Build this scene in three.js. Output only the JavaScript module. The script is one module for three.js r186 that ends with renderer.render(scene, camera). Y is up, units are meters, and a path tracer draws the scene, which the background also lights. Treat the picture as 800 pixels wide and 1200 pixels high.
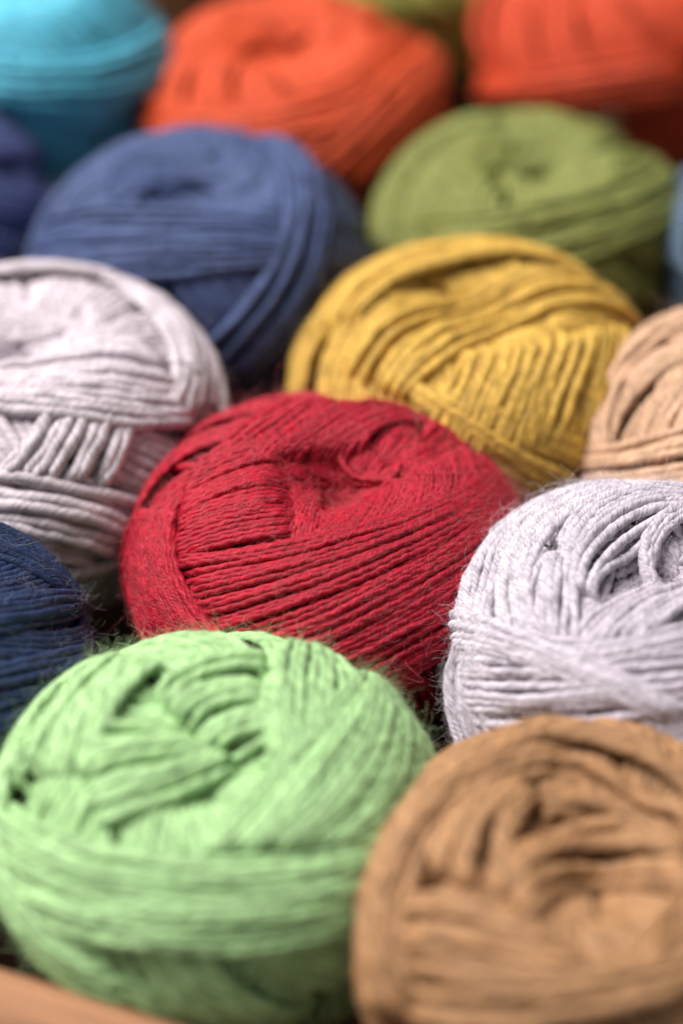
import * as THREE from 'three';
import { RectAreaLightUniformsLib } from 'three/addons/lights/RectAreaLightUniformsLib.js';
import { RoundedBoxGeometry } from 'three/addons/geometries/RoundedBoxGeometry.js';
import { mergeGeometries } from 'three/addons/utils/BufferGeometryUtils.js';

// ---------------------------------------------------------------- camera, light, exposure
const FPX = 2440, PITCH = 42 * Math.PI / 180, EYE = new THREE.Vector3(0, 0.322, 0);   // focal length in pixels of the 800 x 1200 photograph
const scene = new THREE.Scene();
const camera = new THREE.PerspectiveCamera(2 * Math.atan(600 / FPX) * 180 / Math.PI, 682 / 1024, 0.02, 20);
camera.position.copy(EYE);
camera.lookAt(EYE.x, EYE.y - Math.sin(PITCH), EYE.z - Math.cos(PITCH));
camera.focus = 0.39;
camera.userData.fStop = 3.9;
const renderer = new THREE.WebGLRenderer({ antialias: true });
renderer.toneMapping = THREE.LinearToneMapping;
renderer.toneMappingExposure = 1.36;
renderer.shadowMap.enabled = true;
scene.background = new THREE.Color().setRGB(0.18, 0.177, 0.174);      // the dim, even room around the box

RectAreaLightUniformsLib.init();
const LAMP = { at: new THREE.Vector3(-0.62, 1.1, -0.68), to: new THREE.Vector3(0.02, 0.04, -0.33), w: 0.75, h: 0.75, power: 16.5 };
{
  const l = new THREE.RectAreaLight(new THREE.Color(1, 0.965, 0.92), LAMP.power, LAMP.w, LAMP.h);
  l.name = 'softbox_light';
  l.position.copy(LAMP.at); l.lookAt(LAMP.to);
  scene.add(l);
}

// ---------------------------------------------------------------- helpers
function rng(seed) { let a = seed >>> 0; return () => { a = (a + 0x6D2B79F5) | 0; let t = Math.imul(a ^ (a >>> 15), 1 | a); t = (t + Math.imul(t ^ (t >>> 7), 61 | t)) ^ t; return ((t ^ (t >>> 14)) >>> 0) / 4294967296; }; }
const taken = {};
function numbered(name) { const k = taken[name] = (taken[name] ?? -1) + 1; return k ? `${name}_${String(k).padStart(3, '0')}` : name; }
const V = (x, y, z) => new THREE.Vector3(x, y, z);
const FWD = V(0, -Math.sin(PITCH), -Math.cos(PITCH)), UPV = V(0, Math.cos(PITCH), -Math.sin(PITCH));
const rayOf = (u, v) => V(0, 0, 0).addScaledVector(FWD, 1).addScaledVector(V(1, 0, 0), (u - 400) / FPX).addScaledVector(UPV, -(v - 600) / FPX);
const onHeight = (u, v, y) => { const r = rayOf(u, v); return EYE.clone().addScaledVector(r, (y - EYE.y) / r.y); };
const lin = (hex) => new THREE.Color(hex);

// tiling value noise, for fibre textures
function tileNoise(rand, w, h) {
  const g = new Float32Array(w * h); for (let i = 0; i < g.length; i++) g[i] = rand();
  return (x, y) => {
    const xi = Math.floor(x), yi = Math.floor(y), fx = x - xi, fy = y - yi, sx = fx * fx * (3 - 2 * fx), sy = fy * fy * (3 - 2 * fy);
    const at = (a, b) => g[((b % h) + h) % h * w + ((a % w) + w) % w];
    return (at(xi, yi) * (1 - sx) + at(xi + 1, yi) * sx) * (1 - sy) + (at(xi, yi + 1) * (1 - sx) + at(xi + 1, yi + 1) * sx) * sy;
  };
}
function dataTexture(data, w, h, srgb) {
  const t = new THREE.DataTexture(data, w, h, THREE.RGBAFormat);
  t.wrapS = t.wrapT = THREE.RepeatWrapping; t.magFilter = THREE.LinearFilter; t.minFilter = THREE.LinearMipmapLinearFilter; t.generateMipmaps = true;
  if (srgb) t.colorSpace = THREE.SRGBColorSpace;
  t.needsUpdate = true; return t;
}
// twisted fibres: u runs along the yarn (one tile = TILE metres), v round it
const TILE = 0.022;
function fibreTextures(seed, turns) {
  const W = 1024, H = 128, rand = rng(seed), n1 = tileNoise(rand, 7, 12), n2 = tileNoise(rand, 22, 34), n3 = tileNoise(rand, 60, 80), n4 = tileNoise(rand, 5, 3);
  const bump = new Uint8Array(W * H * 4), col = new Uint8Array(W * H * 4);
  for (let y = 0; y < H; y++) for (let x = 0; x < W; x++) {
    const u = x / W, v = y / H, s = v + u * turns, f1 = n1(u * 7, s * 12), f2 = n2(u * 22, s * 34), f3 = n3(u * 60, s * 80), f4 = n4(u * 5, s * 3);
    const b = 0.45 * f1 + 0.33 * f2 + 0.22 * f3, c = 150 + 70 * f1 + 62 * f2 + 26 * f3 - 24 * f4, i = (y * W + x) * 4;   // dyed fibres lie side by side, some paler than others
    bump[i] = bump[i + 1] = bump[i + 2] = 255 * b; bump[i + 3] = 255;
    col[i] = col[i + 1] = col[i + 2] = Math.max(0, Math.min(255, c)); col[i + 3] = 255;
  }
  return { bump: dataTexture(bump, W, H, false), col: dataTexture(col, W, H, true) };
}
const FIB = [fibreTextures(11, 4), fibreTextures(23, 2), fibreTextures(37, 3)];

// ---------------------------------------------------------------- wound yarn
let FACE = 224;
function cell(x, y, z) {
  const ax = Math.abs(x), ay = Math.abs(y), az = Math.abs(z); let f, a, b, m;
  if (ax >= ay && ax >= az) { f = x > 0 ? 0 : 1; m = ax; a = y; b = z; } else if (ay >= az) { f = y > 0 ? 2 : 3; m = ay; a = x; b = z; } else { f = z > 0 ? 4 : 5; m = az; a = x; b = y; }
  const i = Math.min(FACE - 1, (Math.atan(a / m) * 4 / Math.PI + 1) * 0.5 * FACE | 0), j = Math.min(FACE - 1, (Math.atan(b / m) * 4 / Math.PI + 1) * 0.5 * FACE | 0);
  return (f * FACE + i) * FACE + j;
}
class Winding {
  constructor(o) {
    FACE = o.face ?? 224; this.o = o; this.rand = rng(o.seed);
    this.axis = V(...(o.axis ?? [0, 1, 0])).normalize();
    this.e1 = V(1, 0, 0).addScaledVector(this.axis, -this.axis.x).normalize(); this.e2 = this.axis.clone().cross(this.e1);
    this.r = o.yarn / 2; this.wraps = []; this.step = o.step ?? 0.0005;
    const n = 6 * FACE * FACE; this.h = new Float32Array(n); this.ro = new Float32Array(n);
    for (let f = 0; f < 6; f++) for (let i = 0; i < FACE; i++) for (let j = 0; j < FACE; j++) {
      const a = Math.tan(((i + 0.5) / FACE * 2 - 1) * Math.PI / 4), b = Math.tan(((j + 0.5) / FACE * 2 - 1) * Math.PI / 4), s = f % 2 ? -1 : 1, l = Math.hypot(1, a, b);
      const d = f < 2 ? [s, a, b] : f < 4 ? [a, s, b] : [a, b, s];
      this.h[(f * FACE + i) * FACE + j] = this.core(d[0] / l, d[1] / l, d[2] / l); this.ro[(f * FACE + i) * FACE + j] = this.outer(d[0] / l, d[1] / l, d[2] / l);
    }
  }
  outer(x, y, z) {           // rounded drum of radius a and half height b, hollow at both ends where the yarn is wound round the spindle
    const { a, b, n = 2.3, dimple = 0.24, hole = 0.66 } = this.o, c = Math.abs(x * this.axis.x + y * this.axis.y + z * this.axis.z), s = Math.sqrt(Math.max(0, 1 - c * c)), k = Math.max(0, 1 - s / hole);
    return (1 - dimple * k * k * (3 - 2 * k)) / Math.pow(Math.pow(s / a, n) + Math.pow(c / b, n), 1 / n);
  }
  core(x, y, z) { return this.outer(x, y, z) - (this.o.layer ?? 5) * this.r; }
  lay(n, off, opt = {}) {    // one wrap: the circle of directions d with d.n = off
    const { rand, r } = this, R = this.o.a, step = this.step, rho = Math.sqrt(1 - off * off), N = Math.max(80, Math.round(2 * Math.PI * R * rho / step));
    const u = V(n.y, -n.x, 0); if (u.lengthSq() < 1e-4) u.set(0, n.z, -n.y); u.normalize(); const w = n.clone().cross(u);
    const D = new Float32Array(N * 3), B = new Float32Array(N * 3), S = new Float32Array(N);
    const wob = (opt.wobble ?? 0.3) * this.o.yarn / R, ph = [0, 1, 2, 3].map(() => rand() * 6.283), k1 = 2 + (rand() * 3 | 0), k2 = 5 + (rand() * 5 | 0), k3 = 11 + (rand() * 9 | 0);
    const squash = this.o.squash ?? 0.62, half = 4;
    let t0 = 0, span = 7;     // the stretch that runs on the surface; beyond it the yarn dives under its neighbours
    if (opt.arc) {
      const [p, q, s] = opt.arc.map((d) => Math.atan2(d.dot(w), d.dot(u))), up = (a, b) => (((b - a) % 6.28318531) + 6.28318531) % 6.28318531;
      if (up(p, q) < up(p, s)) { t0 = p; span = up(p, s); } else { t0 = s; span = up(s, p); }
    }
    for (let i = 0; i < N; i++) {
      const t = i / N * 2 * Math.PI, q = off + wob * (0.6 * Math.sin(k1 * t + ph[0]) + 0.4 * Math.sin(k2 * t + ph[1]) + 0.22 * Math.sin(k3 * t + ph[2]));
      let x = n.x * q + rho * (u.x * Math.cos(t) + w.x * Math.sin(t)), y = n.y * q + rho * (u.y * Math.cos(t) + w.y * Math.sin(t)), z = n.z * q + rho * (u.z * Math.cos(t) + w.z * Math.sin(t));
      const l = Math.hypot(x, y, z); x /= l; y /= l; z /= l; D[i * 3] = x; D[i * 3 + 1] = y; D[i * 3 + 2] = z;
      const dn = n.x * x + n.y * y + n.z * z; let bx = n.x - dn * x, by = n.y - dn * y, bz = n.z - dn * z; const bl = Math.hypot(bx, by, bz); bx /= bl; by /= bl; bz /= bl;
      B[i * 3] = bx; B[i * 3 + 1] = by; B[i * 3 + 2] = bz;
      let m = 0, wsum = 0;
      for (let k = -half; k <= half; k++) { const e = k / half, o = e * r * 0.8 / R, hh = this.h[cell(x + bx * o, y + by * o, z + bz * o)] + (Math.sqrt(1 - 0.9 * e * e) - 1) * r * 1.0; if (hh > m) m = hh; }
      const lid = this.ro[cell(x, y, z)] + (opt.lid ?? 1.8) * r; S[i] = m + r * (squash * 0.9 + (opt.raise ?? 0)); if (S[i] > lid) S[i] = lid + (S[i] - lid) * 0.35;
      if (opt.arc) {
        let e = (((t - t0) % 6.28318531) + 6.28318531) % 6.28318531; e = e <= span ? 0 : Math.min(e - span, 6.28318531 - e);
        if (e > opt.tuck) S[i] = 0.001; else if (e > 0) { const k = e / opt.tuck; S[i] -= k * k * (3 - 2 * k) * r * 5; }
      }
    }
    let H = S.slice(), T = new Float32Array(N);
    for (let it = 0; it < (opt.smooth ?? (opt.arc ? 22 : 50)); it++) {
      for (let i = 0; i < N; i++) { const a = H[(i + N - 2) % N], b = H[(i + 2) % N]; T[i] = Math.max(S[i] - r * 0.25, 0.5 * (a + b)); }
      [H, T] = [T, H];
    }
    for (let i = 0; i < N; i++) for (let k = -half - 1; k <= half + 1; k++) {
      const e = k / (half + 0.5), o = e * r / R, c = cell(D[i * 3] + B[i * 3] * o, D[i * 3 + 1] + B[i * 3 + 1] * o, D[i * 3 + 2] + B[i * 3 + 2] * o), top = H[i] + r * 0.8 * Math.sqrt(Math.max(0, 1 - e * e));
      if (top > this.h[c]) this.h[c] = top;
    }
    const O = new Int32Array(N); for (let i = 0; i < N; i++) O[i] = cell(D[i * 3], D[i * 3 + 1], D[i * 3 + 2]);
    this.wraps.push({ N, D, B, H, O });
    if (!opt.last && this.wraps.length % 8 === 0 || opt.last === false) this.settle();
  }
  settle() {                 // tension of the newer yarn presses the older layers into the ball
    const { h, ro, r } = this, k = this.o.press ?? 0.3, d = this.down ??= new Float32Array(h.length);
    for (let i = 0; i < h.length; i++) { const e = h[i] - ro[i] + 2 * r; d[i] = e > 0 ? k * e : 0; h[i] -= d[i]; }
    for (const { N, H, O } of this.wraps) for (let i = 0; i < N; i++) H[i] -= d[O[i]];
  }
  loop(alpha, az, off = 0, opt) {
    const n = this.axis.clone().multiplyScalar(Math.cos(alpha)).addScaledVector(this.e1, Math.sin(alpha) * Math.cos(az)).addScaledVector(this.e2, Math.sin(alpha) * Math.sin(az));
    this.lay(n, off, opt);
  }
  phase({ alpha, turns = 1, bundle = 6, jump = 2.399, az = 0, off = 0, pitch = 1, count, fan = 0.5 }) {   // bundles of side-by-side wraps, each bundle turned on from the last
    const { yarn, a } = this.o, al = alpha * Math.PI / 180, d = pitch * yarn / a, total = count ?? Math.round(Math.PI / d * turns);
    let start = az, done = 0;
    while (done < total) {
      const bj = (this.rand() - 0.5) * 0.1, oj = (this.rand() - 0.5) * 0.08;
      for (let k = 0; k < bundle && done < total; k++, done++) { const e = k - (bundle - 1) / 2; this.loop(al + bj + (this.rand() - 0.5) * 0.02, start + e * d * fan, off + oj + e * d * (1 - 0.6 * fan) + (this.rand() - 0.5) * 0.12 * d); }
      start += jump + (this.rand() - 0.5) * 0.5;
    }
  }
  dir(colat, az) { return this.axis.clone().multiplyScalar(Math.cos(colat)).addScaledVector(this.e1, Math.sin(colat) * Math.cos(az)).addScaledVector(this.e2, Math.sin(colat) * Math.sin(az)); }
  rosette({ count, from, to, twist, bundle = 6, az = 0, bow = 0.12, tuck = 0.3, dense = 0.98, jitter = 0.3, puff = 1 }) {   // bundles that lie round the hollow like petals, each over the one before
    const d2 = Math.PI / 180, { yarn, a } = this.o;
    for (let k = 0; k < count; k++) {
      const phi = az + k / count * 2 * Math.PI + (this.rand() - 0.5) * jitter, c0 = from * d2 * (0.9 + 0.2 * this.rand()), c1 = to * d2 * (0.93 + 0.14 * this.rand()), tw = twist * d2 * (0.85 + 0.3 * this.rand());
      for (let j = 0; j < bundle; j++) {
        const e = j - (bundle - 1) / 2, sp = yarn * dense / a, mid = (c0 + c1) / 2, jj = (this.rand() - 0.5) * 0.15 * sp;
        const p = this.dir(c0, phi + (e * sp * 0.75 + jj) / Math.max(0.2, Math.sin(c0))), s = this.dir(c1, phi + tw + (e * sp * 1.15 + jj) / Math.sin(c1)), q = this.dir(mid + bow * (c1 - c0), phi + tw * 0.5 + (e * sp + jj) / Math.sin(mid));
        const nn = q.clone().sub(p).cross(s.clone().sub(p)).normalize(); let off = nn.dot(p); if (off < 0) { nn.negate(); off = -off; }
        this.lay(nn, Math.min(off, 0.93), { last: true, lid: 1.1, arc: [p, q, s], tuck: tuck * (0.7 + 0.6 * this.rand()), raise: puff * (1 - Math.pow(2 * e / bundle, 2)) });
      }
    }
    this.settle();
  }
  towards(u, v) {           // direction from the ball's middle to the place on its surface seen at that pixel
    const ray = rayOf(u, v).normalize(), c = this.o.centre, mid = c.clone().sub(EYE).dot(ray), p = V(0, 0, 0);
    const inside = (t) => { p.copy(EYE).addScaledVector(ray, t).sub(c); const l = p.length(); return l < 1e-6 || l < this.outer(p.x / l, p.y / l, p.z / l); };
    let best = mid;
    if (inside(mid)) { let lo = mid - 0.1, hi = mid; for (let k = 0; k < 30; k++) { const m = (lo + hi) / 2; inside(m) ? hi = m : lo = m; } best = hi; }
    return EYE.clone().addScaledVector(ray, best).sub(c).normalize();
  }
  band({ from, to, n, loose = 0.4, wobble, smooth, full, cap = 0.45, tuck = 0.22, dense = 1, puff = 0.7 }) {   // wraps side by side between two traced courses of three points each
    const gap = (i) => this.towards(...from[i]).angleTo(this.towards(...to[i]));
    n ??= Math.max(2, Math.round(Math.max(gap(0), gap(1), gap(2)) * this.o.a / (this.o.yarn * 0.98) * dense) + 1);
    for (let k = 0; k < n; k++) {
      const t = n > 1 ? k / (n - 1) : 0.5, j = (this.rand() - 0.5) * loose / Math.max(1, n - 1) * 2;
      const [p, q, s] = from.map((f, i) => this.towards(f[0] + (to[i][0] - f[0]) * (t + j), f[1] + (to[i][1] - f[1]) * (t + j)));
      const nn = q.clone().sub(p).cross(s.clone().sub(p)).normalize(); let off = nn.dot(p); if (off < 0) { nn.negate(); off = -off; }
      if (full && off > cap) {       // a whole wrap cannot run far off the ball's middle: it would slip
        const m = p.clone().add(s), e = m.length() / 2, x = m.normalize(), y = p.clone().sub(s).cross(x).normalize(); if (y.dot(nn) < 0) y.negate();
        const c = Math.min(1, cap / e); nn.copy(x).multiplyScalar(c).addScaledVector(y, Math.sqrt(1 - c * c)); off = cap;
      }
      this.lay(nn, Math.min(off, 0.93), { wobble, smooth, last: true, arc: full ? null : [p, q, s], tuck: tuck * (0.6 + 0.8 * this.rand()), raise: puff * (1 - Math.pow(2 * t - 1, 2)) });
    }
  }
  build(base) {             // geometries of what still shows of each wrap; base: from the ball's middle to its foot
    const { o, r } = this, R = o.a, every = o.every ?? 2, sides = o.sides ?? 6, arc = (o.arc ?? 230) * Math.PI / 180, lobes = o.lobes ?? 2, lobe = o.lobe ?? 0.06, rate = 2 * Math.PI / (o.pitch ?? o.yarn * 2.4);
    const out = [], roots = [];
    for (const wr of this.wraps) {
      const { N, D, B, H } = wr, vis = new Uint8Array(N), M = Math.floor(N / every);
      for (let i = 0; i < N; i++) for (const e of [-0.9, -0.5, 0, 0.5, 0.9]) {
        const q = e * r / R, c = cell(D[i * 3] + B[i * 3] * q, D[i * 3 + 1] + B[i * 3 + 1] * q, D[i * 3 + 2] + B[i * 3 + 2] * q);
        if (H[i] + r * 0.8 * Math.sqrt(1 - e * e) > this.h[c] - r * 0.3 && D[i * 3 + 1] > (o.lowest ?? -0.42)) { vis[i] = 1; break; }
      }
      const show = new Uint8Array(M); for (let k = 0; k < M; k++) for (let i = -every; i <= every; i++) if (vis[(k * every + i + 2 * N) % N] && H[k * every] > 0.4 * R) { show[k] = 1; break; }
      let pos = [], nor = [], uv = [], idx = [], prev = -1, phase = this.rand() * 6.283, shift = this.rand();
      const P = V(0, 0, 0), A = V(0, 0, 0), Z = V(0, 0, 0), T = V(0, 0, 0), Nn = V(0, 0, 0), Bn = V(0, 0, 0), q = V(0, 0, 0);
      const at = (i, v) => { i = (i + N) % N; const h = H[i]; return v.set(D[i * 3] * h, D[i * 3 + 1] * h, D[i * 3 + 2] * h); };
      const tw = this.rand() * 50;
      const flush = () => {
        if (idx.length > sides * 12) {
          const g = new THREE.BufferGeometry();
          g.setAttribute('position', new THREE.Float32BufferAttribute(pos, 3)); g.setAttribute('normal', new THREE.Float32BufferAttribute(nor, 3)); g.setAttribute('uv', new THREE.Float32BufferAttribute(uv, 2)); g.setIndex(idx);
          g.userData.tone = (phase * 100 | 0) % 3; out.push(g);
        }
        pos = []; nor = []; uv = []; idx = [];
      };
      const ring = (k) => {
        const i = k * every % N, s = k * every * this.step; at(i, P); at(i - every, A); at(i + every, Z); if (A.length() < 0.4 * R) A.copy(P); if (Z.length() < 0.4 * R) Z.copy(P); T.subVectors(Z, A).normalize();
        Nn.set(D[i * 3], D[i * 3 + 1], D[i * 3 + 2]); Nn.addScaledVector(T, -Nn.dot(T)).normalize(); Bn.crossVectors(T, Nn);
        const thick = r * (1.06 + 0.06 * Math.sin(s * 410 + tw) + 0.04 * Math.sin(s * 1130 + tw * 2.3)), start = pos.length / 3;
        for (let j = 0; j <= sides; j++) {
          const th = (j / sides - 0.5) * arc, c = Math.cos(th), sn = Math.sin(th), ang = lobes * th - rate * s * lobes / 2 + phase, g = thick * (1 + lobe * Math.cos(ang)), dg = -lobes * lobe * Math.sin(ang), ds = lobe * thick * Math.sin(ang) * rate * lobes / 2;
          q.copy(P).addScaledVector(Nn, c * g * 1.02).addScaledVector(Bn, sn * g); pos.push(q.x + base.x, q.y + base.y, q.z + base.z);
          q.set(0, 0, 0).addScaledVector(Nn, c + dg * sn).addScaledVector(Bn, sn - dg * c).addScaledVector(T, -ds).normalize(); nor.push(q.x, q.y, q.z);
          uv.push(s / TILE + shift, th / (2 * Math.PI) + shift * 7);
        }
        if (D[i * 3 + 1] > -0.35 && vis[i]) roots.push([P.clone().add(base), Nn.clone(), T.clone()]);
        return start;
      };
      for (let k = 0; k <= M; k++) {
        if (!show[k % M]) { flush(); prev = -1; continue; }
        const now = ring(k);
        if (prev >= 0) for (let j = 0; j < sides; j++) { const a = prev + j, b = prev + j + 1, c = now + j, d = now + j + 1; idx.push(a, b, c, b, d, c); }
        prev = now;
      }
      flush();
    }
    return { wraps: out, roots };
  }
}

const hairShapes = [0, 1, 2, 3].map((k) => {
  const rand = rng(900 + k), bend = 0.25 + 0.28 * k, pts = [], n = 7;
  for (let i = 0; i <= n; i++) { const t = i / n; pts.push(V(t - 0.1 * t * t * bend, bend * 0.5 * t * t + 0.04 * Math.sin(9 * t + k), 0.14 * Math.sin(t * (3 + k) + rand() * 0.3))); }
  return new THREE.TubeGeometry(new THREE.CatmullRomCurve3(pts), 8, 0.0024, 3, false);
});
function woolMaterial(c, o) {
  const f = FIB[o.fibre ?? 0], m = new THREE.MeshPhysicalMaterial({ color: c, map: f.col, bumpMap: f.bump, bumpScale: o.bump ?? 0.00026, roughness: 0.56, specularIntensity: 0.5, sheen: o.sheen ?? 0.08, sheenRoughness: 0.5 });
  m.sheenColor = c.clone().lerp(new THREE.Color(1, 1, 1), 0.5);
  return m;
}
const curlShapes = [0, 1, 2].map((k) => {
  const pts = []; for (let i = 0; i <= 12; i++) { const t = i / 12, w = t * (2.4 + 1.3 * k); pts.push(V(0.62 * t + 0.2 * Math.sin(w), 0.3 * (1 - Math.cos(w)) * (1 - 0.3 * t), 0.2 * Math.sin(w * 0.7 + k) * t)); }
  return new THREE.TubeGeometry(new THREE.CatmullRomCurve3(pts), 26, 0.0022, 3, false);
});
let triangles = 0;
function yarnBall(o) {
  // the ball's middle lies on the line of sight of its pixel, at the height its size gives it above the box floor
  const b = o.a * (o.flat ?? 0.76), height = b + (o.lift ?? 0);
  o.b = b; o.centre = onHeight(o.px[0], o.px[1], height);
  const w = new Winding(o), base = V(0, height, 0);
  for (const p of o.phases ?? DEFAULT_PHASES) w.phase(p);
  for (const p of o.petals ?? DEFAULT_PETALS(o)) w.rosette(p);
  for (const p of o.bands ?? []) w.band(p);
  const { wraps, roots } = w.build(base); 
  const ball = new THREE.Group(); ball.name = numbered('yarn_ball'); ball.position.set(o.centre.x, 0, o.centre.z);
  ball.userData = { label: o.label, category: 'yarn ball', group: 'balls of yarn packed in the box' };
  scene.add(ball);
  const colour = lin(o.colour), wool = woolMaterial(colour, o), tones = [wool, woolMaterial(colour.clone().multiplyScalar(0.9), o), woolMaterial(colour.clone().multiplyScalar(1.08), o)], add = (name, g, m) => { const k = new THREE.Mesh(g, m); k.name = name; k.castShadow = k.receiveShadow = true; ball.add(k); triangles += (g.index ? g.index.count : g.attributes.position.count) / 3; return k; };
  const cg = new THREE.IcosahedronGeometry(1, 24), cp = cg.attributes.position;
  for (let i = 0; i < cp.count; i++) { const d = V(0, 0, 0).fromBufferAttribute(cp, i).normalize(), h = Math.min(w.core(d.x, d.y, d.z) + w.r * 0.2, w.h[cell(d.x, d.y, d.z)] - w.r * 1.5); cp.setXYZ(i, d.x * h + base.x, d.y * h + base.y, d.z * h + base.z); }
  cg.computeVertexNormals();
  add('core', cg, wool);
  if (o.single) {           // the longest stretches one by one, the short ends between them together
    const order = [...wraps].sort((p, q) => q.index.count - p.index.count);
    for (const g of order.slice(0, 290)) add('yarn_wrap', g, tones[g.userData.tone]);
    if (order.length > 290) add('yarn_ends', mergeGeometries(order.slice(290)), wool).userData.kind = 'stuff';
  }
  else add('windings', mergeGeometries(wraps), wool).userData.kind = 'stuff';   // too soft in the photograph to tell the strands apart
  if (o.fuzz) {
    const rand = rng(o.seed + 5), m = new THREE.MeshStandardMaterial({ color: colour.clone().lerp(new THREE.Color(1, 0.93, 0.86), o.pale ?? 0.25), roughness: 0.8 });
    const q = new THREE.Matrix4(), X = V(0, 0, 0), Y = V(0, 0, 0), Z = V(0, 0, 0);
    const kinds = [...hairShapes.map((g) => [g, 'fuzz', o.fuzz / hairShapes.length, o.hair ?? 0.0042, 0.1, 0.55]), ...curlShapes.map((g) => [g, 'flyaway_fibres', (o.flyaways ?? 70) / 3, 0.0085, 0.25, 0.9])];
    kinds.forEach(([g, name, many, long, low, high]) => {
      const n = Math.round(many), im = new THREE.InstancedMesh(g, m, n); im.name = name; im.userData.kind = 'stuff';
      for (let i = 0; i < n; i++) {
        let [p, N, T] = roots[rand() * roots.length | 0]; if (Math.sin(p.x * 910 + o.seed) * Math.sin(p.y * 770 + p.z * 530) < rand() * 1.2 - 0.7) [p, N, T] = roots[rand() * roots.length | 0];
        const lift = low + high * Math.pow(rand(), 2.2), turn = (rand() - 0.5) * 1.9 + (rand() < 0.5 ? Math.PI : 0);
        const side = Y.crossVectors(N, T).clone();
        X.set(0, 0, 0).addScaledVector(T, Math.cos(turn)).addScaledVector(side, Math.sin(turn)).normalize().multiplyScalar(Math.cos(lift)).addScaledVector(N, Math.sin(lift)).normalize();
        Z.crossVectors(X, N).normalize(); Y.crossVectors(Z, X); if (rand() < 0.55) Y.negate(); if (rand() < 0.5) { const y = Y.clone(); Y.copy(Z); Z.copy(y).negate(); }
        const L = long * (0.45 + 1.1 * Math.pow(rand(), 2)) ;
        q.makeBasis(X.clone().multiplyScalar(L), Y.clone().multiplyScalar(L), Z.clone().multiplyScalar(L));
        q.setPosition(p.x + N.x * w.r * 0.8 + side.x * (rand() - 0.5) * w.r * 1.4, p.y + N.y * w.r * 0.8 + side.y * (rand() - 0.5) * w.r * 1.4, p.z + N.z * w.r * 0.8 + side.z * (rand() - 0.5) * w.r * 1.4);
        im.setMatrixAt(i, q);
      }
      ball.add(im);
    });
  }
  return { ball, w, o };
}
const DEFAULT_PHASES = [
  { alpha: 88, turns: 1.0, bundle: 9, jump: 2.1, fan: 0.8 },
  { alpha: 80, turns: 1.3, bundle: 9, jump: 2.3, az: 1, fan: 0.9 },
  { alpha: 70, turns: 1.2, bundle: 12, jump: 0.62, az: 2, fan: 1 },
];
const DEFAULT_PETALS = (o) => {
  const s = o.swirl ?? 1, m = Math.round(2 * Math.PI * o.a * 0.62 / (o.yarn * 6));
  return [{ count: 3, from: 9, to: 30, twist: 70 * s, bundle: 5, az: o.seed }, { count: 5, from: 20, to: 52, twist: 62 * s, bundle: 7, az: o.seed * 1.3 }, { count: m, from: 33, to: 80, twist: 46 * s, bundle: 7, az: o.seed * 2 }];
};

// ---------------------------------------------------------------- the box the balls stand in
function fibreBoard(seed, base) {
  const W = 512, rand = rng(seed), n1 = tileNoise(rand, 9, 9), n2 = tileNoise(rand, 40, 130), n3 = tileNoise(rand, 150, 150), col = new Uint8Array(W * W * 4), bp = new Uint8Array(W * W * 4);
  for (let y = 0; y < W; y++) for (let x = 0; x < W; x++) {
    const u = x / W, v = y / W, f = 0.5 * n1(u * 9, v * 9) + 0.3 * n2(u * 40, v * 130) + 0.2 * n3(u * 150, v * 150), i = (y * W + x) * 4, k = 0.5 + 0.95 * f;
    col[i] = Math.min(255, base[0] * k); col[i + 1] = Math.min(255, base[1] * k); col[i + 2] = Math.min(255, base[2] * k); col[i + 3] = 255;
    bp[i] = bp[i + 1] = bp[i + 2] = 255 * f; bp[i + 3] = 255;
  }
  const map = dataTexture(col, W, W, true), bump = dataTexture(bp, W, W, false);
  return new THREE.MeshPhysicalMaterial({ map, bumpMap: bump, bumpScale: 0.0003, roughness: 0.8 });
}
{
  const box = new THREE.Group(); box.name = 'cardboard_box'; scene.add(box);
  box.userData = { label: 'brown kraft cardboard box whose front edge holds in the yarn balls', category: 'box' };
  const kraft = fibreBoard(77, [158, 112, 80]), brown = fibreBoard(78, [118, 86, 70]);
  const floor = new THREE.Mesh(new THREE.BoxGeometry(1.1, 0.004, 0.95), brown); floor.name = 'box_floor'; floor.position.set(0, -0.0025, -0.56); floor.receiveShadow = floor.castShadow = true; box.add(floor);
  const top = 0.040, p = onHeight(0, 1112, top), q = onHeight(230, 1184, top), d = q.clone().sub(p), ang = Math.atan2(-d.z, d.x), len = 0.42, th = 0.016;
  const g = new RoundedBoxGeometry(len, top, th, 6, 0.0074), a = g.attributes.position;
  for (let i = 0; i < a.count; i++) { const x = a.getX(i); a.setZ(i, a.getZ(i) + 0.0006 * Math.sin(x * 31)); a.setY(i, a.getY(i) + (a.getY(i) > 0 ? 0.0006 * Math.sin(x * 43 + 1) : 0)); }
  const front = new THREE.Mesh(g, kraft); front.name = 'front_wall'; front.castShadow = front.receiveShadow = true;
  front.rotation.y = ang; const mid = p.clone().addScaledVector(d.clone().normalize(), 0.09); front.position.set(mid.x, top / 2, mid.z); front.translateZ(th / 2); box.add(front);
}

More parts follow.
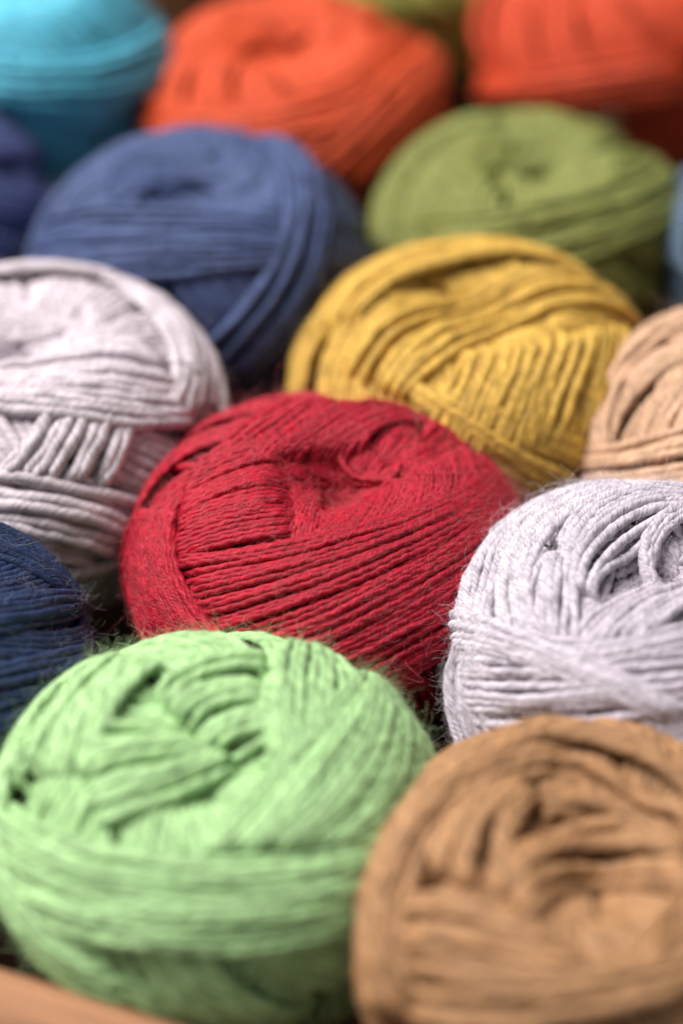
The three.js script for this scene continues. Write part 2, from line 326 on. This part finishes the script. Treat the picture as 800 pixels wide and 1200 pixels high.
// ---------------------------------------------------------------- the balls, front row first
const BALLS = [
  { seed: 1, dimple: 0.17, lowest: -0.62, bands: [
    { from: [[30, 900], [70, 835], [128, 780]], to: [[122, 905], [140, 850], [190, 795]], tuck: 0.15 },
    { from: [[190, 815], [240, 785], [300, 775]], to: [[215, 845], [258, 825], [305, 822]], tuck: 0.15 },
    { from: [[228, 862], [265, 840], [322, 842]], to: [[248, 900], [295, 875], [335, 865]], tuck: 0.12 },
    { from: [[115, 870], [170, 860], [228, 878]], to: [[135, 965], [205, 940], [272, 905]], tuck: 0.15 },
    { from: [[318, 890], [305, 820], [325, 768]], to: [[400, 880], [415, 810], [400, 762]], tuck: 0.15 },
    { from: [[255, 985], [330, 900], [420, 800]], to: [[430, 985], [500, 900], [470, 800]] },
    { from: [[5, 930], [150, 1000], [440, 985]], to: [[25, 1060], [200, 1105], [455, 1060]] },
    { from: [[120, 775], [22, 920], [100, 1110]], to: [[70, 800], [2, 960], [140, 1168]] },
  ], flyaways: 30, px: [256, 991], a: 0.0395, yarn: 0.0021, colour: '#b2dc9c', single: true, fuzz: 16000, pale: 0.12, axis: [0.02, 1, 0.05], fibre: 1,  label: 'light green yarn ball against the box edge' },
  { seed: 2, petals: [{ count: 4, from: 7, to: 26, twist: 80, bundle: 5, az: 0.6, puff: 1.6 }, { count: 7, from: 19, to: 44, twist: 52, bundle: 6, az: 1.1, puff: 1.4 }, { count: 13, from: 34, to: 80, twist: 40, bundle: 8, az: 2 }], bands: [
    { from: [[455, 545], [490, 505], [515, 474]], to: [[572, 602], [604, 562], [606, 528]], tuck: 0.12, puff: 0.4 },
    { from: [[236, 548], [276, 516], [330, 472]], to: [[425, 530], [470, 500], [505, 468]], tuck: 0.12, puff: 0.5 },
    { from: [[218, 655], [275, 638], [330, 628]], to: [[230, 555], [272, 530], [318, 520]], tuck: 0.14, puff: 0.5 },
    { from: [[350, 646], [378, 622], [400, 606]], to: [[592, 572], [592, 545], [575, 510]], tuck: 0.12, puff: 0.4 },
    { from: [[222, 652], [345, 634], [600, 535]], to: [[285, 752], [430, 692], [614, 575]], puff: 0.4 },
    { from: [[292, 756], [436, 694], [614, 578]], to: [[430, 808], [540, 752], [620, 655]], puff: 0.4 },
    { from: [[300, 762], [214, 680], [216, 590]], to: [[170, 762], [146, 700], [168, 610]], puff: 0.3, dense: 0.85 },
  ], px: [383, 666], a: 0.0400, flat: 0.68, lift: 0.005, yarn: 0.00136, pale: 0.16, sheen: 0, colour: '#bc1231', single: true, fuzz: 14000, axis: [0.12, 1, 0.04], lobe: 0.1, pitch: 0.0034, dimple: 0.3, hole: 0.62, every: 1, sides: 7, label: 'crimson red yarn ball between light green and mustard balls' },
  { seed: 3, dimple: 0.36, hole: 0.8, lowest: -0.62, bands: [
    { from: [[505, 1015], [545, 965], [600, 935]], to: [[598, 1045], [606, 990], [628, 950]], tuck: 0.15, puff: 1.3 },
    { from: [[640, 930], [705, 945], [785, 990]], to: [[650, 970], [705, 985], [775, 1015]], tuck: 0.15, puff: 1.4 },
    { from: [[603, 1030], [660, 992], [790, 1005]], to: [[622, 1075], [690, 1042], [800, 1052]], tuck: 0.15, puff: 1.6 },
    { from: [[730, 1135], [762, 1092], [805, 1050]], to: [[790, 1165], [815, 1120], [855, 1080]], tuck: 0.15, puff: 1.3 },
    { from: [[490, 1050], [560, 1058], [650, 1105]], to: [[495, 1130], [600, 1145], [700, 1155]], tuck: 0.2, puff: 1.2 },
    { from: [[495, 1110], [620, 1140], [790, 1120]], to: [[480, 1190], [640, 1195], [800, 1160]] },
    { from: [[640, 860], [740, 885], [800, 930]], to: [[640, 900], [740, 930], [800, 970]], puff: 1.8 },
    { from: [[488, 1165], [512, 995], [640, 918]], to: [[445, 1160], [470, 985], [640, 858]], puff: 2.4 },
  ], px: [686, 1112], a: 0.0405, yarn: 0.0026, colour: '#b6885f', single: true, fuzz: 5000, fibre: 1, label: 'caramel tan yarn ball beside light green ball' },
  { seed: 4, bands: [
    { from: [[600, 740], [575, 810], [590, 870]], to: [[560, 730], [522, 800], [545, 880]] },
    { from: [[680, 690], [720, 630], [800, 600]], to: [[665, 650], [710, 590], [800, 570]] },
    { from: [[765, 685], [768, 640], [805, 612]], to: [[800, 695], [800, 660], [840, 640]], tuck: 0.12, puff: 1.3 },
    { from: [[680, 750], [705, 722], [770, 690]], to: [[760, 745], [795, 718], [850, 690]], tuck: 0.12, puff: 1.3 },
    { from: [[672, 685], [682, 622], [765, 580]], to: [[700, 700], [732, 662], [785, 628]], tuck: 0.12, puff: 1.6 },
    { from: [[622, 740], [630, 690], [645, 655]], to: [[676, 748], [675, 708], [672, 675]], tuck: 0.12, puff: 1 },
    { from: [[640, 745], [640, 650], [720, 592]], to: [[530, 730], [575, 630], [720, 565]] },
    { from: [[570, 845], [680, 840], [800, 825]], to: [[550, 775], [650, 775], [800, 765]] },
    { from: [[640, 790], [720, 775], [800, 760]], to: [[650, 750], [720, 755], [800, 735]] },
    { from: [[548, 760], [640, 785], [760, 830]], to: [[540, 720], [645, 755], [790, 825]] },
  ], px: [764, 797], a: 0.0410, yarn: 0.0017, colour: '#dad0de', single: true, fuzz: 20000, lobe: 0.06, pitch: 0.0038, every: 1, sides: 7, label: 'pale lilac grey yarn ball between crimson and caramel balls' },
  { seed: 5, lowest: -0.3, bands: [
    { from: [[-80, 790], [0, 780], [90, 760]], to: [[-80, 880], [0, 870], [60, 830]] },
    { from: [[-60, 650], [0, 660], [70, 700]], to: [[-60, 600], [20, 620], [85, 690]] },
    { from: [[-80, 760], [0, 740], [105, 710]], to: [[-80, 720], [0, 705], [100, 695]] },
  ], px: [-135, 826], a: 0.0405, yarn: 0.0017, colour: '#273a62', single: true, step: 0.0007, face: 176, fuzz: 9000, label: 'dark navy blue yarn ball beside crimson and light green balls' },
  { seed: 6, single: true, bands: [
    { from: [[5, 550], [40, 505], [60, 450]], to: [[125, 550], [140, 510], [150, 450]] },
    { from: [[0, 560], [80, 570], [150, 590]], to: [[0, 640], [70, 650], [110, 665]] },
    { from: [[0, 430], [90, 410], [170, 420]], to: [[0, 480], [100, 495], [210, 505]] },
    { from: [[-110, 370], [140, 345], [185, 470]], to: [[-90, 330], [190, 362], [235, 490]] },
    { n: 1, full: true, from: [[180, 345], [258, 460], [110, 662]], to: [[180, 345], [258, 460], [110, 662]] },
  ], px: [46, 528], a: 0.0410, yarn: 0.0027, colour: '#dccfd9', fuzz: 4000, every: 2, step: 0.0007, face: 176, sides: 5,  label: 'pale lilac grey yarn ball with thick loose strands beside crimson ball' },
  { seed: 7, single: true, bands: [
    { from: [[480, 460], [560, 530], [640, 575]], to: [[560, 470], [640, 500], [690, 520]] },
    { from: [[540, 430], [520, 480], [500, 530]], to: [[730, 390], [710, 450], [690, 500]] },
    { from: [[380, 380], [480, 300], [640, 290]], to: [[430, 370], [540, 325], [700, 330]] },
    { from: [[420, 430], [570, 350], [735, 340]], to: [[485, 455], [590, 388], [745, 380]] },
  ], px: [546, 474], a: 0.0398, yarn: 0.0023, colour: '#dcb050', fuzz: 4000, every: 2, step: 0.0007, face: 176, sides: 5,  label: 'mustard yellow yarn ball behind crimson ball' },
  { seed: 8, single: true, bands: [
    { from: [[830, 380], [740, 440], [720, 540]], to: [[800, 372], [715, 440], [690, 540]] },
    { from: [[690, 530], [760, 520], [820, 500]], to: [[680, 570], [760, 565], [820, 560]] },
  ], px: [886, 552], a: 0.0400, yarn: 0.0020, colour: '#dcb292', fuzz: 3000, every: 2, step: 0.0007, face: 176, sides: 5, label: 'peach tan yarn ball between mustard and lilac balls' },
  { seed: 9, bands: [
    { from: [[60, 265], [180, 250], [330, 265]], to: [[50, 330], [180, 320], [320, 310]] },
    { from: [[300, 170], [330, 260], [240, 400]], to: [[345, 165], [375, 260], [290, 430]] },
  ], px: [236, 340], flat: 0.84, a: 0.0398, yarn: 0.0020, colour: '#4a5a88', fuzz: 3000, every: 2, step: 0.0009, face: 128, sides: 5, label: 'denim blue yarn ball behind lilac ball, beside mustard ball' },
  { seed: 10, bands: [
    { from: [[590, 150], [490, 200], [470, 290]], to: [[560, 135], [455, 210], [450, 290]] },
    { from: [[500, 260], [620, 245], [770, 190]], to: [[540, 320], [680, 300], [785, 240]] },
  ], px: [622, 291], a: 0.0372, yarn: 0.0022, colour: '#888e4a', fuzz: 2000, every: 2, step: 0.0009, face: 128, sides: 5, label: 'olive green yarn ball behind mustard ball' },
  { seed: 11, bands: [
    { from: [[180, 110], [300, 130], [420, 90]], to: [[170, 150], [300, 170], [420, 150]] },
    { from: [[350, 180], [430, 110], [500, 50]], to: [[430, 210], [480, 150], [530, 70]] },
  ], px: [345, 156], a: 0.0410, yarn: 0.0022, colour: '#dc5228', every: 2, step: 0.0009, face: 128, sides: 5, label: 'bright orange yarn ball behind denim blue ball' },
  { seed: 12, bands: [
    { from: [[560, 90], [660, 80], [790, 60]], to: [[570, 130], [680, 120], [790, 110]] },
  ], px: [728, 60], a: 0.0415, yarn: 0.0022, colour: '#d84c28', every: 2, step: 0.0009, face: 128, sides: 5, label: 'orange red yarn ball behind olive green ball' },
  { seed: 13, bands: [
    { from: [[-20, 70], [80, 75], [180, 40]], to: [[-20, 110], [80, 120], [190, 70]] },
  ], px: [20, 104], flat: 0.95, a: 0.0410, yarn: 0.0026, colour: '#62c6e2', every: 2, step: 0.0009, face: 128, sides: 5, label: 'turquoise cyan yarn ball beside bright orange ball' },
  { seed: 14, px: [-122, 270], a: 0.0405, yarn: 0.0022, colour: '#5a679c', every: 2, step: 0.0009, face: 128, sides: 5, label: 'violet blue yarn ball beside turquoise and denim blue balls' },
  { seed: 15, px: [522, -42], a: 0.0430, yarn: 0.0024, colour: '#b6bc60', every: 2, step: 0.0012, face: 112, sides: 5, label: 'olive green yarn ball between the two orange balls' },
  { seed: 16, px: [957, 318], a: 0.0400, yarn: 0.0022, colour: '#5b7088', every: 2, step: 0.0012, face: 112, sides: 5, label: 'slate blue yarn ball beside olive green ball' },
  { seed: 17, px: [238, -88], a: 0.0405, yarn: 0.0024, colour: '#c39a72', every: 2, step: 0.0012, face: 112, sides: 5, label: 'beige yarn ball between turquoise and bright orange balls' },
];
const made = BALLS.map(yarnBall);
{ // brown paper label slipped down the side of the thick lilac ball
  const { ball, o } = made[5], R = o.a * 1.035, pts = [], T = 0.0004;
  for (let k = 0; k <= 10; k++) { const e = k / 10 * 1.5 - 0.95; pts.push(new THREE.Vector2(R * Math.sqrt(Math.max(0.05, 1 - 0.42 * e * e)), o.b * (1 + 0.62 * e))); }
  const ring = [...pts, ...pts.map((p) => new THREE.Vector2(p.x - T, p.y)).reverse(), pts[0].clone()];
  const m = new THREE.Mesh(new THREE.LatheGeometry(ring, 24, Math.PI / 2 - 0.5, 1.25), fibreBoard(79, [176, 128, 92])); m.name = 'paper_label'; m.userData.label = 'plain brown paper label'; m.castShadow = m.receiveShadow = true; ball.add(m);
}
renderer.render(scene, camera);
